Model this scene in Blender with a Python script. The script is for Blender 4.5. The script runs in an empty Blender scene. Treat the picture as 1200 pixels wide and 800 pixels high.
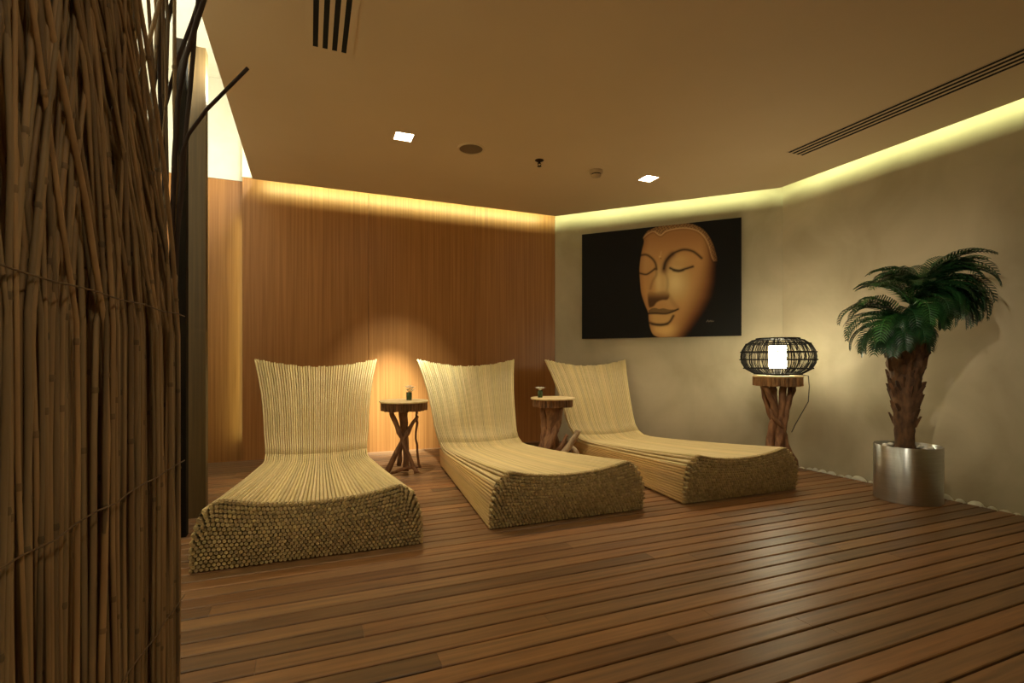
import bpy, math, random
import numpy as np
from mathutils import Vector, Matrix

rnd = random.Random(7)
C = bpy.context.scene.collection
PI = math.pi
CAM_AZ = math.radians(-22.05)      # the camera looks a little to the right of the room's depth axis
# room axes: x runs along the wood wall to the right, y runs along the plaster wall into the depth, z up

# ------------------------------------------------------------------ mesh helpers
class MB:
    def __init__(self):
        self.v = []; self.f = []; self.c = []; self.m = []; self.smooth = []
    def add(self, verts, faces, col=None, mat=0, smooth=True):
        o = len(self.v)
        self.v.extend([tuple(p) for p in verts])
        self.f.extend([tuple(i + o for i in f) for f in faces])
        self.c.extend([col or (1, 1, 1)] * len(verts))
        self.m.extend([mat] * len(faces)); self.smooth.extend([smooth] * len(faces))
    def box(self, lo, hi, col=None, mat=0):
        x0, y0, z0 = lo; x1, y1, z1 = hi
        self.add([(x0,y0,z0),(x1,y0,z0),(x1,y1,z0),(x0,y1,z0),(x0,y0,z1),(x1,y0,z1),(x1,y1,z1),(x0,y1,z1)],
                 [(0,3,2,1),(4,5,6,7),(0,1,5,4),(1,2,6,5),(2,3,7,6),(3,0,4,7)], col, mat, False)
    def prism(self, poly, z0, z1, col=None, mat=0, smooth=False):
        n = len(poly)
        v = [(x, y, z0) for x, y in poly] + [(x, y, z1) for x, y in poly]
        f = [tuple(range(n))[::-1], tuple(range(n, 2*n))]
        f += [(i, (i+1) % n, n + (i+1) % n, n + i) for i in range(n)]
        self.add(v, f, col, mat, smooth)
    def tube(self, pts, rad, sides=8, col=None, mat=0, caps=True, jit=0.0, flat=1.0):
        pts = [Vector(p) for p in pts]; n = len(pts)
        if not hasattr(rad, '__len__'): rad = [rad] * n
        tang = [(pts[min(i+1, n-1)] - pts[max(i-1, 0)]).normalized() for i in range(n)]
        up = Vector((0, 0, 1)) if abs(tang[0].z) < .9 else Vector((1, 0, 0))
        nrm = (up - tang[0] * up.dot(tang[0])).normalized()
        v = []; f = []
        for i in range(n):
            nrm = (nrm - tang[i] * nrm.dot(tang[i])).normalized()
            b = tang[i].cross(nrm)
            for k in range(sides):
                a = 2 * PI * k / sides
                r = rad[i] * (1 + (rnd.uniform(-jit, jit) if jit else 0))
                v.append(pts[i] + nrm * (math.cos(a) * r) + b * (math.sin(a) * r * flat))
        for i in range(n - 1):
            for k in range(sides):
                k2 = (k + 1) % sides
                f.append((i*sides + k, i*sides + k2, (i+1)*sides + k2, (i+1)*sides + k))
        self.add(v, f, col, mat, True)
        if caps:
            o = len(self.v) - len(v)
            self.f.append(tuple(o + k for k in range(sides))[::-1]); self.m.append(mat); self.smooth.append(False)
            self.f.append(tuple(o + (n-1)*sides + k for k in range(sides))); self.m.append(mat); self.smooth.append(False)
    def lathe(self, prof, cx=0, cy=0, seg=40, col=None, mat=0, wob=None, smooth=True):
        v = []; f = []; n = len(prof)
        for k in range(seg):
            a = 2 * PI * k / seg
            w = wob(a) if wob else 1
            for r, z in prof: v.append((cx + r * w * math.cos(a), cy + r * w * math.sin(a), z))
        for k in range(seg):
            k2 = (k + 1) % seg
            for i in range(n - 1):
                f.append((k*n + i, k2*n + i, k2*n + i + 1, k*n + i + 1))
        self.add(v, f, col, mat, smooth)
    def blob(self, c, r, seg=10, rings=7, jit=.12, col=None, mat=0, seed=0):
        q = random.Random(seed); v = []; f = []
        ph = [q.uniform(0, 6.28) for _ in range(4)]
        v.append((c[0], c[1], c[2] - r[2]))
        for i in range(1, rings):
            t = -PI/2 + PI * i / rings
            for k in range(seg):
                a = 2 * PI * k / seg
                w = 1 + jit * (math.sin(2*a + ph[0]) * .6 + math.sin(3*a + ph[1]) * .4 + math.sin(2*t + a + ph[2]) * .5)
                ct, st = math.cos(t), math.sin(t)
                v.append((c[0] + r[0]*w*ct*math.cos(a), c[1] + r[1]*w*ct*math.sin(a), c[2] + r[2]*st))
        v.append((c[0], c[1], c[2] + r[2])); L = len(v) - 1
        for k in range(seg): f.append((0, 1 + (k+1) % seg, 1 + k))
        for i in range(rings - 2):
            for k in range(seg):
                a = 1 + i*seg + k; b = 1 + i*seg + (k+1) % seg
                f.append((a, b, b + seg, a + seg))
        for k in range(seg): f.append((L, L - seg + k, L - seg + (k+1) % seg))
        self.add(v, f, col, mat, True)
    def build(self, name, mats, parent=None, loc=None, label=None):
        me = bpy.data.meshes.new(name)
        me.from_pydata(self.v, [], self.f)
        for m in (mats if isinstance(mats, (list, tuple)) else [mats]): me.materials.append(m)
        me.polygons.foreach_set('material_index', self.m)
        me.polygons.foreach_set('use_smooth', self.smooth)
        ca = me.color_attributes.new('Col', 'FLOAT_COLOR', 'POINT')
        ca.data.foreach_set('color', [x for c in self.c for x in (c[0], c[1], c[2], 1.0)])
        me.update()
        o = bpy.data.objects.new(name, me); C.objects.link(o)
        if parent: o.parent = parent
        if loc: o.location = loc
        if label: o['label'] = label
        return o

def thing(name, label, cat, loc=(0,0,0), rotz=0, group=None):
    o = bpy.data.objects.new(name, None); C.objects.link(o)
    o.location = loc; o.rotation_euler = (0, 0, rotz); o.empty_display_size = .1
    o['label'] = label; o['category'] = cat
    if group: o['group'] = group
    return o
def tag(o, label, cat, group=None, kind=None):
    o['label'] = label; o['category'] = cat
    if group: o['group'] = group
    if kind: o['kind'] = kind
    return o
def struct(o, label=None):
    o['kind'] = 'structure'
    if label: o['label'] = label
    return o
def copy_thing(root, loc, rotz, label):
    r = root.copy(); C.objects.link(r); r.location = loc; r.rotation_euler = (0, 0, rotz); r['label'] = label
    for ch in list(root.children):
        c = ch.copy(); C.objects.link(c); c.parent = r
        for g in list(ch.children):
            d = g.copy(); C.objects.link(d); d.parent = c
    return r
def cam2room(X, Y):
    return (.9268 * X + .3754 * Y, -.3754 * X + .9268 * Y)

# ------------------------------------------------------------------ materials
def lin(r, g, b):
    return tuple(((c/255/12.92) if c/255 <= .04045 else ((c/255 + .055)/1.055)**2.4) for c in (r, g, b))
def nt(name):
    m = bpy.data.materials.new(name); m.use_nodes = True
    return m, m.node_tree.nodes, m.node_tree.links, m.node_tree.nodes['Principled BSDF']
def mk(name, c1, c2=None, scale=(8, 8, 8), detail=4, rough=.6, bump=0.0, vcol=False, metal=0.0, spec=.5,
       lo=.3, hi=.7, bscale=None, aniso=0.0, dist=0.0):
    m, N, L, B = nt(name)
    tc = N.new('ShaderNodeTexCoord'); mp = N.new('ShaderNodeMapping'); mp.inputs['Scale'].default_value = scale
    L.new(tc.outputs['Object'], mp.inputs['Vector'])
    nz = N.new('ShaderNodeTexNoise'); nz.inputs['Scale'].default_value = 1; nz.inputs['Detail'].default_value = detail
    nz.inputs['Distortion'].default_value = dist
    L.new(mp.outputs['Vector'], nz.inputs['Vector'])
    rp = N.new('ShaderNodeValToRGB'); rp.color_ramp.elements[0].position = lo; rp.color_ramp.elements[1].position = hi
    rp.color_ramp.elements[0].color = (*c1, 1); rp.color_ramp.elements[1].color = (*(c2 or c1), 1)
    L.new(nz.outputs['Fac'], rp.inputs['Fac'])
    out = rp.outputs['Color']
    if vcol:
        at = N.new('ShaderNodeAttribute'); at.attribute_name = 'Col'
        mx = N.new('ShaderNodeMix'); mx.data_type = 'RGBA'; mx.blend_type = 'MULTIPLY'; mx.inputs['Factor'].default_value = 1
        L.new(out, mx.inputs['A']); L.new(at.outputs['Color'], mx.inputs['B']); out = mx.outputs['Result']
    L.new(out, B.inputs['Base Color'])
    B.inputs['Roughness'].default_value = rough; B.inputs['Metallic'].default_value = metal
    B.inputs['Specular IOR Level'].default_value = spec
    if aniso: B.inputs['Anisotropic'].default_value = aniso
    if bump:
        bp = N.new('ShaderNodeBump'); bp.inputs['Strength'].default_value = bump; bp.inputs['Distance'].default_value = .01
        if bscale:
            mp2 = N.new('ShaderNodeMapping'); mp2.inputs['Scale'].default_value = bscale; L.new(tc.outputs['Object'], mp2.inputs['Vector'])
            n2 = N.new('ShaderNodeTexNoise'); n2.inputs['Scale'].default_value = 1; n2.inputs['Detail'].default_value = 4
            L.new(mp2.outputs['Vector'], n2.inputs['Vector']); L.new(n2.outputs['Fac'], bp.inputs['Height'])
        else: L.new(nz.outputs['Fac'], bp.inputs['Height'])
        L.new(bp.outputs['Normal'], B.inputs['Normal'])
    return m
def emis(name, col, s):
    m, N, L, B = nt(name)
    B.inputs['Base Color'].default_value = (*col, 1)
    B.inputs['Emission Color'].default_value = (*col, 1); B.inputs['Emission Strength'].default_value = s
    return m

M = {}
M['deck'] = mk('deck_hardwood', lin(112, 78, 48), lin(152, 108, 68), (2.2, 45, 20), 6, .4, .12, vcol=True)
M['sub'] = mk('subfloor_dark', lin(28, 20, 15), lin(38, 28, 20), rough=.9)
M['panel'] = mk('oak_veneer', lin(148, 96, 48), lin(180, 124, 68), (70, 70, .9), 5, .42, .04, lo=.3, hi=.75)
M['darkwood'] = mk('dark_door_veneer', lin(84, 66, 38), lin(104, 82, 48), (60, 60, 1.5), 4, .5)
M['blackwood'] = mk('black_jamb', lin(22, 17, 11), lin(32, 25, 17), (40, 40, 2), 4, .8, spec=.1)
M['plaster'] = mk('stucco_plaster', lin(162, 148, 120), lin(196, 182, 154), (1.5, 1.5, 1.5), 7, .75, .10, lo=.25, hi=.75, bscale=(9, 9, 9), dist=.6)
M['white'] = mk('white_paint', lin(226, 222, 206), lin(232, 228, 214), rough=.8)
M['ceil'] = mk('ceiling_paint', lin(212, 186, 148), lin(218, 192, 154), (1, 1, 1), rough=.7)
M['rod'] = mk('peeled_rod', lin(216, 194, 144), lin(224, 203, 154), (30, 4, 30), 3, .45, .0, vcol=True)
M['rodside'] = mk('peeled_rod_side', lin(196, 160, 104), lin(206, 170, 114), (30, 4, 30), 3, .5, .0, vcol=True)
M['rodend'] = mk('sawn_rod_end', lin(158, 134, 90), lin(190, 166, 118), (60, 60, 60), 3, .8, .0, vcol=True)
M['core'] = mk('bundle_core', lin(70, 50, 30), lin(90, 66, 40), rough=.9)
M['reed'] = mk('dry_reed', lin(150, 120, 80), lin(190, 155, 108), (60, 60, 5), 4, .6, .1, vcol=True)
M['wire'] = mk('binding_wire', lin(112, 88, 60), lin(128, 102, 70), rough=.6)
M['stick'] = mk('dark_stick', lin(52, 36, 26), lin(74, 52, 38), (60, 60, 6), 4, .7, .2)
M['drift'] = mk('driftwood', lin(96, 62, 40), lin(158, 112, 74), (26, 26, 7), 6, .75, .5, dist=.8)
M['driftpale'] = mk('pale_driftwood', lin(150, 124, 94), lin(198, 172, 138), (30, 30, 10), 6, .75, .4, dist=.8)
M['bark'] = mk('bark_slices', lin(74, 46, 26), lin(140, 96, 56), (50, 50, 8), 5, .8, .5, vcol=True)
M['rimpale'] = mk('split_log_rim', lin(112, 76, 44), lin(168, 122, 74), (50, 50, 8), 5, .7, .3, vcol=True)
M['slice'] = mk('sawn_slice', lin(206, 178, 128), lin(228, 204, 156), (14, 14, 14), 5, .5, .03)
M['steel'] = mk('brushed_steel', lin(196, 198, 200), lin(212, 214, 216), (8, 8, 220), 3, .34, .0, metal=1.0, aniso=.92)
_n = M['steel'].node_tree; _t = _n.nodes.new('ShaderNodeTangent'); _t.direction_type = 'RADIAL'; _t.axis = 'Z'
_b = _n.nodes['Principled BSDF']; _n.links.new(_t.outputs['Tangent'], _b.inputs['Tangent']); _b.inputs['Anisotropic Rotation'].default_value = .25
M['soil'] = mk('dark_soil', lin(40, 30, 20), lin(62, 46, 32), (40, 40, 40), rough=.95, bump=.4)
M['stone'] = mk('white_pebble', lin(212, 206, 190), lin(236, 232, 220), (12, 12, 12), rough=.6, vcol=True)
M['trunk'] = mk('palm_trunk', lin(66, 44, 28), lin(118, 84, 54), (30, 30, 12), 6, .85, .7, vcol=True)
M['frond'] = mk('palm_leaf', lin(18, 50, 26), lin(40, 86, 40), (12, 12, 12), 3, .42, .0, vcol=True)
M['canvas'] = None
M['cane'] = mk('black_rattan', lin(14, 11, 8), lin(24, 19, 13), (30, 30, 30), 3, .8, spec=.1)
M['cable'] = mk('brown_cable', lin(34, 26, 18), lin(44, 34, 24), rough=.5)
M['shade'] = emis('lit_inner_shade', (1.0, .93, .62), 60)
M['bulb'] = emis('lit_downlight', (1.0, .88, .70), 25)
M['trimw'] = mk('downlight_trim', lin(210, 184, 146), rough=.5)
M['slot'] = mk('vent_slot_black', lin(10, 8, 6), lin(14, 11, 8), rough=.9)
M['speaker'] = mk('speaker_grille', lin(112, 92, 66), lin(128, 106, 78), (400, 400, 400), rough=.8)
M['brass'] = mk('dark_bronze', lin(44, 30, 20), lin(60, 42, 28), rough=.4, metal=.8)
M['detector'] = mk('detector_plastic', lin(176, 150, 112), lin(184, 158, 120), rough=.5)
M['glassgreen'] = mk('dark_green_leaf_wrap', lin(30, 44, 22), lin(66, 82, 40), (60, 60, 20), 3, .25)
M['petal'] = mk('white_petal', lin(238, 232, 214), lin(246, 242, 228), rough=.5)
M['stem'] = mk('green_stem', lin(70, 96, 40), rough=.6)

# ------------------------------------------------------------------ room
XR, YW, XL = 4.687, 5.724, -1.75
HC, YB = 2.80, -2.2
CX0, CX1 = 2.914, 3.863                               # ends of the diagonal wall (x at the wood wall, y at the plaster wall)
def diag_x(y): return (8.784 - y) / 1.05
XD = 4.30                                             # right edge of the deck
# deck
mb = MB(); pitch = .0952; y = YB
while y < YW - .02:
    y1 = min(y + pitch - .0095, YW - .004)
    xe = min(XD, diag_x(y1) - .004)
    x = XL + .01 - rnd.uniform(0, 1.6)
    while x < xe:
        L_ = rnd.choice([1.6, 2.0, 2.4, 2.8]); x2 = min(x + L_, xe); xs = max(x, XL + .01)
        if x2 - xs > .05:
            t = rnd.uniform(.62, 1.12); h = rnd.uniform(-.07, .07)
            col = (t * (1 + h), t, t * (1 - h))
            b = .003; a0, a1 = xs, x2 - .0012
            v = [(a0, y, -.025), (a0, y, -b), (a0, y + b, 0), (a0, y1 - b, 0), (a0, y1, -b), (a0, y1, -.025)]
            v += [(a1, q[1], q[2]) for q in v]
            f = [(0, 6, 7, 1), (1, 7, 8, 2), (2, 8, 9, 3), (3, 9, 10, 4), (4, 10, 11, 5), (0, 1, 2, 3, 4, 5), (11, 10, 9, 8, 7, 6)]
            mb.add(v, [q[::-1] for q in f], col, 0, False)
        x = x2
    y += pitch
mb.prism([(XL, YB), (XD - .02, YB), (XD - .02, 4.25), (CX0, YW), (XL, YW)], -.11, -.055, mat=1)
mb.prism([(XL, YB), (XR, YB), (XR, CX1), (CX0, YW), (XL, YW)], -.20, -.16, mat=1)
struct(mb.build('floor', [M['deck'], M['sub']]), 'dark hardwood deck of narrow planks')

# wood wall, in 1.24 m panels; white wall above it inside the cove
mb = MB()
px = [XL, -.636, .604, 1.843, CX0]
for i in range(4):
    yo = .14 if i == 0 else 0
    mb.box((px[i] + (.0 if i == 0 else .002), YW + yo, -.16), (px[i+1] - .002, YW + yo + .04, 2.875))
mb.box((XL, YW + .21, -.16), (CX0 + .2, YW + .25, 3.9), mat=1)
mb.box((-.636, YW, 2.88), (CX0 + .1, YW + .21, 3.9), mat=2); mb.box((XL, YW + .135, 2.877), (-.6362, YW + .21, 3.9), mat=2)
struct(mb.build('wall_back', [M['panel'], M['blackwood'], M['white']]), 'golden oak panelled wall')
# diagonal plaster wall and right plaster wall
d = Vector((4.687 - CX0, CX1 - YW, 0)).normalized(); nrm = Vector((-d.y, d.x, 0))   # points away from the room
if nrm.x < 0: nrm = -nrm
mb = MB()
p0 = Vector((CX0, YW, 0)); p1 = Vector((XR, CX1, 0))
mb.prism([(p0.x, p0.y), (p1.x, p1.y), (p1.x + nrm.x*.1, p1.y + nrm.y*.1), (p0.x + nrm.x*.1, p0.y + nrm.y*.1)], -.2, 3.9)
struct(mb.build('wall_diagonal', M['plaster']), 'beige plaster wall behind the picture')
mb = MB(); mb.box((XR, YB, -.2), (XR + .1, CX1 + .05, 3.9))
struct(mb.build('wall_right', M['plaster']), 'beige plaster wall behind the palm')
mb = MB(); mb.box((XL - .1, YB, -.2), (XL, YW + .2, 3.9)); struct(mb.build('wall_left', M['white']))
mb = MB(); mb.box((XL - .1, YB - .1, -.2), (XR + .1, YB, 3.9)); struct(mb.build('wall_front', M['plaster']))
# ceiling raft with open cove on all sides, and the soffit above
mb = MB()
raft = [(-.522, YB + .01), (4.53, YB + .01), (4.51, 3.74), (2.817, 5.511), (-.522, 5.511)]
mb.prism(raft, HC, HC + .035)
mb.prism([(XL - .1, YB - .1), (XR + .1, YB - .1), (XR + .1, CX1 + .1), (CX0 + .1, YW + .2), (XL - .1, YW + .2)], 3.9, 3.98, mat=1)
struct(mb.build('ceiling', [M['ceil'], M['white']]), 'beige suspended ceiling with a lit cove gap all round')
# door leaf and its jamb at the left
mb = MB(); mb.box((-.80, 3.72, 0.001), (-.622, 3.80, 3.02)); struct(mb.build('trim_1', M['darkwood']), 'tall dark olive wood panel')
mb = MB(); mb.box((-.715, 3.34, 0.001), (-.655, 3.40, 2.84)); struct(mb.build('trim_2', M['blackwood']), 'black wood jamb')

# ------------------------------------------------------------------ ceiling fittings
def downlight(x, y, label):
    t = thing('recessed_downlight', label, 'ceiling light', (x, y, HC), 0, 'square ceiling downlights')
    mb = MB(); s = .078; w = .010
    for a in ((-s, -s, s, -s + w), (-s, s - w, s, s), (-s, -s + w, -s + w, s - w), (s - w, -s + w, s, s - w)):
        mb.box((a[0], a[1], -.004), (a[2], a[3], .0))
    mb.build('trim_frame', M['trimw'], t)
    mb = MB(); mb.box((-s + w, -s + w, -.002), (s - w, s - w, 0)); mb.build('lit_lens', M['bulb'], t)
downlight(.695, 4.02, 'lit square downlight in the ceiling above the table between the first two loungers')
downlight(3.08, 4.037, 'lit square downlight in the ceiling near the picture')
t = thing('ceiling_speaker', 'round ceiling speaker with a dark grille beside the left downlight', 'speaker', (1.261, 4.034, HC))
mb = MB(); mb.lathe([(.098, -.008), (.112, -.008), (.118, 0)], seg=40); mb.lathe([(.098, -.008), (.098, -.001)], seg=40); mb.build('bezel', M['trimw'], t)
mb = MB(); mb.lathe([(0, -.004), (.098, -.003)], seg=40); mb.build('grille', M['speaker'], t)
t = thing('ceiling_sprinkler', 'small dark fire sprinkler hanging from the ceiling', 'sprinkler', (1.90, 4.04, HC))
mb = MB(); mb.lathe([(0, -.012), (.022, -.012), (.040, -.002), (.040, .004)], seg=20); mb.build('escutcheon', M['brass'], t)
mb = MB()
mb.tube([(0, 0, -.012), (0, 0, -.03)], .010, 8)
for s in (-1, 1): mb.tube([(s*.008, 0, -.02), (s*.017, 0, -.035), (s*.004, 0, -.052)], .0032, 6)
mb.build('nozzle', M['brass'], t)
mb = MB(); mb.lathe([(0, -.056), (.018, -.056), (.020, -.053), (0, -.051)], seg=16); mb.build('deflector', M['brass'], t)
t = thing('smoke_detector', 'round beige smoke detector on the ceiling beside the right downlight', 'smoke detector', (2.50, 4.06, HC))
mb = MB(); mb.lathe([(.062, .003), (.062, -.022), (.054, -.028), (.044, -.030)], seg=28); mb.build('base', M['detector'], t)
mb = MB(); mb.lathe([(.042, -.028), (.042, -.040), (.0, -.040)], seg=28); mb.build('sensor_slot', M['slot'], t)
mb = MB(); mb.lathe([(.046, -.040), (.042, -.056), (.0, -.060)], seg=28); mb.lathe([(.046, -.040), (0, -.039)], seg=28); mb.build('cap', M['detector'], t)
def vent(name, label, x0, x1, y0, y1, n, edge, slot, gap, endgap):
    t = thing(name, label, 'air vent', ((x0 + x1)/2, y1, HC))
    hx = (x1 - x0)/2; Ln = y1 - y0
    mb = MB(); mb.box((-hx, -Ln, -.0012), (hx, 0, -.0002)); mb.build('dark_duct', M['slot'], t)
    mb = MB()
    z0, z1 = -.0030, -.001
    mb.box((-hx, -endgap, z0), (hx, 0, z1)); mb.box((-hx, -Ln, z0), (hx, -Ln + endgap, z1))
    mb.box((-hx, -Ln + endgap, z0), (-hx + edge, -endgap, z1)); mb.box((hx - edge, -Ln + endgap, z0), (hx, -endgap, z1))
    mb.build('frame', M['ceil'], t)
    for i in range(n - 1):
        a = -hx + edge + (i + 1)*slot + i*gap
        mb = MB(); mb.box((a, -Ln + endgap, z0), (a + gap, -endgap, z1)); mb.build('blade', M['ceil'], t)
vent('slotted_air_vent', 'slotted air vent with four black slots in the left of the ceiling', -.02, .233, 2.25, 3.09, 4, .036, .0275, .0237, .030)
vent('linear_air_diffuser', 'long narrow black slotted air diffuser along the right side of the ceiling', 3.792, 3.985, .4, 3.09, 4, .006, .031, .0190, .008)

# ------------------------------------------------------------------ rod loungers
def make_lounger():
    q = random.Random(3)
    t = thing('rod_lounger', 'pale lounger', 'lounger', (0, 0, 0), 0, 'loungers made of bent wooden rods')
    N = 48; YC = 1.86; ZC = .165; RH = .0212
    def hw0(v): return .545 - .075 * v**3
    def zt(u): return .282 + .062*u*u - .055*max(0, (abs(u) - .87)/.13)**2
    def path(u, k, jf):
        """centre line of a top rod in layer k: front end, crease, top end"""
        off = .024 * k
        z0 = zt(u) - off; v0 = min(1, z0/.33)
        x0 = u * hw0(v0); z1 = ZC + .018*u*u - off; x1 = u * .385
        yb = YC + off * .55
        x2 = u * .525; y2 = 2.265 + off; z2 = .955 + .072*u*u + q.uniform(-.006, .006)
        if k: z2 -= .006
        P0 = Vector((x0, jf, z0)); P1 = Vector((x1, yb, z1)); P2 = Vector((x2, y2, z2))
        A = P1.lerp(P0, .24/1.86); B = P1.lerp(P2, .22/.9)
        seat = []
        for s in (0, .2, .4, .6, .8, 1):
            p = P0.lerp(A, s); p.z -= .014*math.sin(PI*s) * (1 - u*u*.4); seat.append(p)
        def bz(tt): return A*(1-tt)**2 + P1*(2*tt*(1-tt)) + B*tt*tt
        seat += [bz(.25), bz(.5)]
        back = [bz(.5), bz(.75), B]
        for s in (.25, .5, .75, 1):
            p = B.lerp(P2, s); p.x -= u*.020*math.sin(PI*s); p.y -= .012*math.sin(PI*s); back.append(p)
        return seat, back
    seat = MB(); back = MB(); bund = MB(); ends = MB()
    def rcol():
        a = q.uniform(.82, 1.06); return (a, a*q.uniform(.96, 1.0), a*q.uniform(.88, .98))
    for k in range(2):
        for i in range(N):
            u = -1 + 2*i/(N - 1)
            if k: u *= .999
            s, b = path(u, k, .02)
            col = rcol()
            seat.tube(s, [.0100, .0097, .0092, .0086, .0080, .0076, .0073, .0072], 7, col, caps=False)
            back.tube(b, [.0069, .0069, .0071, .0076, .0081, .0085, .0088], 7, col)
    # lower rods on the flanks, running from the front and dying against the heel of the bundle
    rows = 15
    for r in range(2, rows):
        for sgn in (-1, 1):
            for c in range(3):
                f = r/(rows - 1.0)
                u = sgn * (1 - c*2/(N - 1))
                zf = zt(u) - (zt(u) - .0135)*f; xf = u*hw0(min(1, zf/.33))
                zb = ZC - (ZC - .034)*f; xb = u*(.385 + .004*f)
                yb = 1.86 + .055*(1 - f) - .02*f
                pts = [(xf + (xb - xf)*s, .02 + (yb - .02)*s, zf + (zb - zf)*s + (.012*max(0, s - .85)/.15 * (1 - f))) for s in (0, .25, .5, .75, .9, 1)]
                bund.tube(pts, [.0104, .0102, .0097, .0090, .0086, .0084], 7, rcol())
    # heel: rods stacked behind the crease, seen end on from the back
    for r in range(2, rows, 2):
        f = r/(rows - 1.0)
        for i in range(0, N):
            u = -1 + 2*i/(N - 1)
            zb = ZC + .01*u*u - (ZC - .012)*f
            bund.tube([(u*.385*1.04, 1.55, zb + .004), (u*.385, 1.86 + .05*(1 - f), zb)], .0092, 6, rcol())
    # solid core between the rods
    n = 15
    def sec(y, hw, zc, ze, top_off):
        v = []
        for i in range(n):
            u = -1 + 2*i/(n - 1); v.append((u*hw, y, max(.02, zc + ze*u*u - top_off)))
        for i in range(n):
            u = 1 - 2*i/(n - 1); v.append((u*hw, y, .012))
        return v
    secs = [sec(.09, .45, .282, .05, .045), sec(.6, .425, .25, .04, .05), sec(1.2, .385, .205, .03, .05), sec(1.80, .345, .165, .012, .05)]
    v = [p for s in secs for p in s]; k = 2*n; f = []
    for a in range(len(secs) - 1):
        for i in range(k): f.append((a*k + i, (a+1)*k + i, (a+1)*k + (i+1) % k, a*k + (i+1) % k))
    f.append(tuple(range(k))); f.append(tuple(range((len(secs)-1)*k, len(secs)*k))[::-1])
    bund.add(v, f, (.5, .42, .34), 1, False)
    # sawn ends of the whole bundle at the foot
    er, ec = 17, 52
    for r in range(er):
        fr = r/(er - 1.0)
        for i in range(ec):
            u = -1 + 2*(i + (.5 if r % 2 else 0))/(ec - 1)
            if u > 1.001: continue
            zf = zt(u) - (zt(u) - .0135)*fr
            xf = u*hw0(min(1, zf/.33))
            bulge = -.035*math.sin(PI*(1 - fr)*.9)*(1 - .3*u*u)
            y0 = bulge + q.uniform(-.0025, .0025) + (q.uniform(-.010, .004) if q.random() < .10 else 0)
            a = q.uniform(.72, 1.15)
            col = (a, a*q.uniform(.94, 1), a*q.uniform(.84, .98))
            dx = q.uniform(-.0012, .0012); dz = q.uniform(-.001, .0012)
            R = .0098 * q.uniform(.95, 1.04); yb_ = .022 if (r < 2 or abs(u) > .93) else .10
            ends.tube([(xf + dx*.5, yb_, zf), (xf + dx, y0 + .004, zf + dz), (xf + dx, y0, zf + dz)], [R, R, R*.82], 8, col)
    seat.build('seat', M['rod'], t); back.build('backrest', M['rod'], t)
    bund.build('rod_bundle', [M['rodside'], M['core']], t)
    ends.build('sawn_rod_ends', M['rodend'], t, label='rough cut rod ends facing the front')
    return t
L1 = make_lounger()
L1.location = (.025, 2.735, 0); L1.rotation_euler = (0, 0, math.radians(-1.2))
L1['label'] = 'pale bent-rod lounger nearest the reed screen, leftmost of the three'
copy_thing(L1, (1.545, 2.80, 0), 0, 'pale bent-rod lounger in the middle, between the two small driftwood tables')
copy_thing(L1, (2.985, 2.79, 0), 0, 'pale bent-rod lounger standing below the picture, rightmost of the three')

# ------------------------------------------------------------------ driftwood tables
def wobble(seed, amp=.025):
    q = random.Random(seed); ph = [q.uniform(0, 6.28) for _ in range(3)]
    return lambda a: 1 + amp*(.5*math.sin(2*a + ph[0]) + .3*math.sin(5*a + ph[1]) + .2*math.sin(9*a + ph[2]))
def limb(pts, rad, seed, sub=4, jit=.12, wander=.006):
    """a gnarled branch through the given points"""
    q = random.Random(seed); P = [Vector(p) for p in pts]; out = []; rr = []
    for i in range(len(P) - 1):
        for s in range(sub):
            a = s/sub; p0 = P[max(i-1, 0)]; p1 = P[i]; p2 = P[i+1]; p3 = P[min(i+2, len(P)-1)]
            c = .5*((2*p1) + (p2 - p0)*a + (2*p0 - 5*p1 + 4*p2 - p3)*a*a + (3*p1 - p0 - 3*p2 + p3)*a**3)
            w = 0 if (i == 0 and s == 0) else wander
            out.append(c + Vector((q.uniform(-w, w), q.uniform(-w, w), 0)))
            rr.append((rad[i] + (rad[i+1] - rad[i])*a) * q.uniform(.88, 1.14))
    out.append(P[-1]); rr.append(rad[-1])
    mb = MB(); mb.tube(out, rr, 10, jit=jit*.6)
    return mb
def table_top(t, R, z, rim_h, rim_mat, seed, n=30, Rr=None):
    mb = MB(); wb = wobble(seed)
    mb.lathe([(0, z - .016), (R*.98, z - .016), (R, z - .012), (R, z - .004), (R*.985, z), (0, z)], seg=64, wob=wb, smooth=False)
    mb.build('tabletop', M['slice'], t)
    mb = MB(); q = random.Random(seed + 1); Rr = Rr or R*.93
    for i in range(n):
        a = 2*PI*i/n; w = 2*PI*Rr/n*.52; c = q.uniform(.65, 1.15); dr = q.uniform(-.008, .004)
        zb = z - .016 - rim_h*q.uniform(.92, 1.03); pr = []
        for (lx, ly) in ((-w, -.05), (w, -.05), (w, 0), (w*.6, .009), (0, .012), (-w*.6, .009), (-w, 0)):
            r_ = Rr - .012 + ly + dr
            pr.append((math.cos(a)*r_ - math.sin(a)*lx, math.sin(a)*r_ + math.cos(a)*lx))
        mb.prism(pr, zb, z - .0165, (c, c, c))
    mb.lathe([(0, z - .05), (Rr - .04, z - .05)], seg=30, col=(.6, .6, .6))
    mb.build('bark_rim', rim_mat, t)
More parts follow.
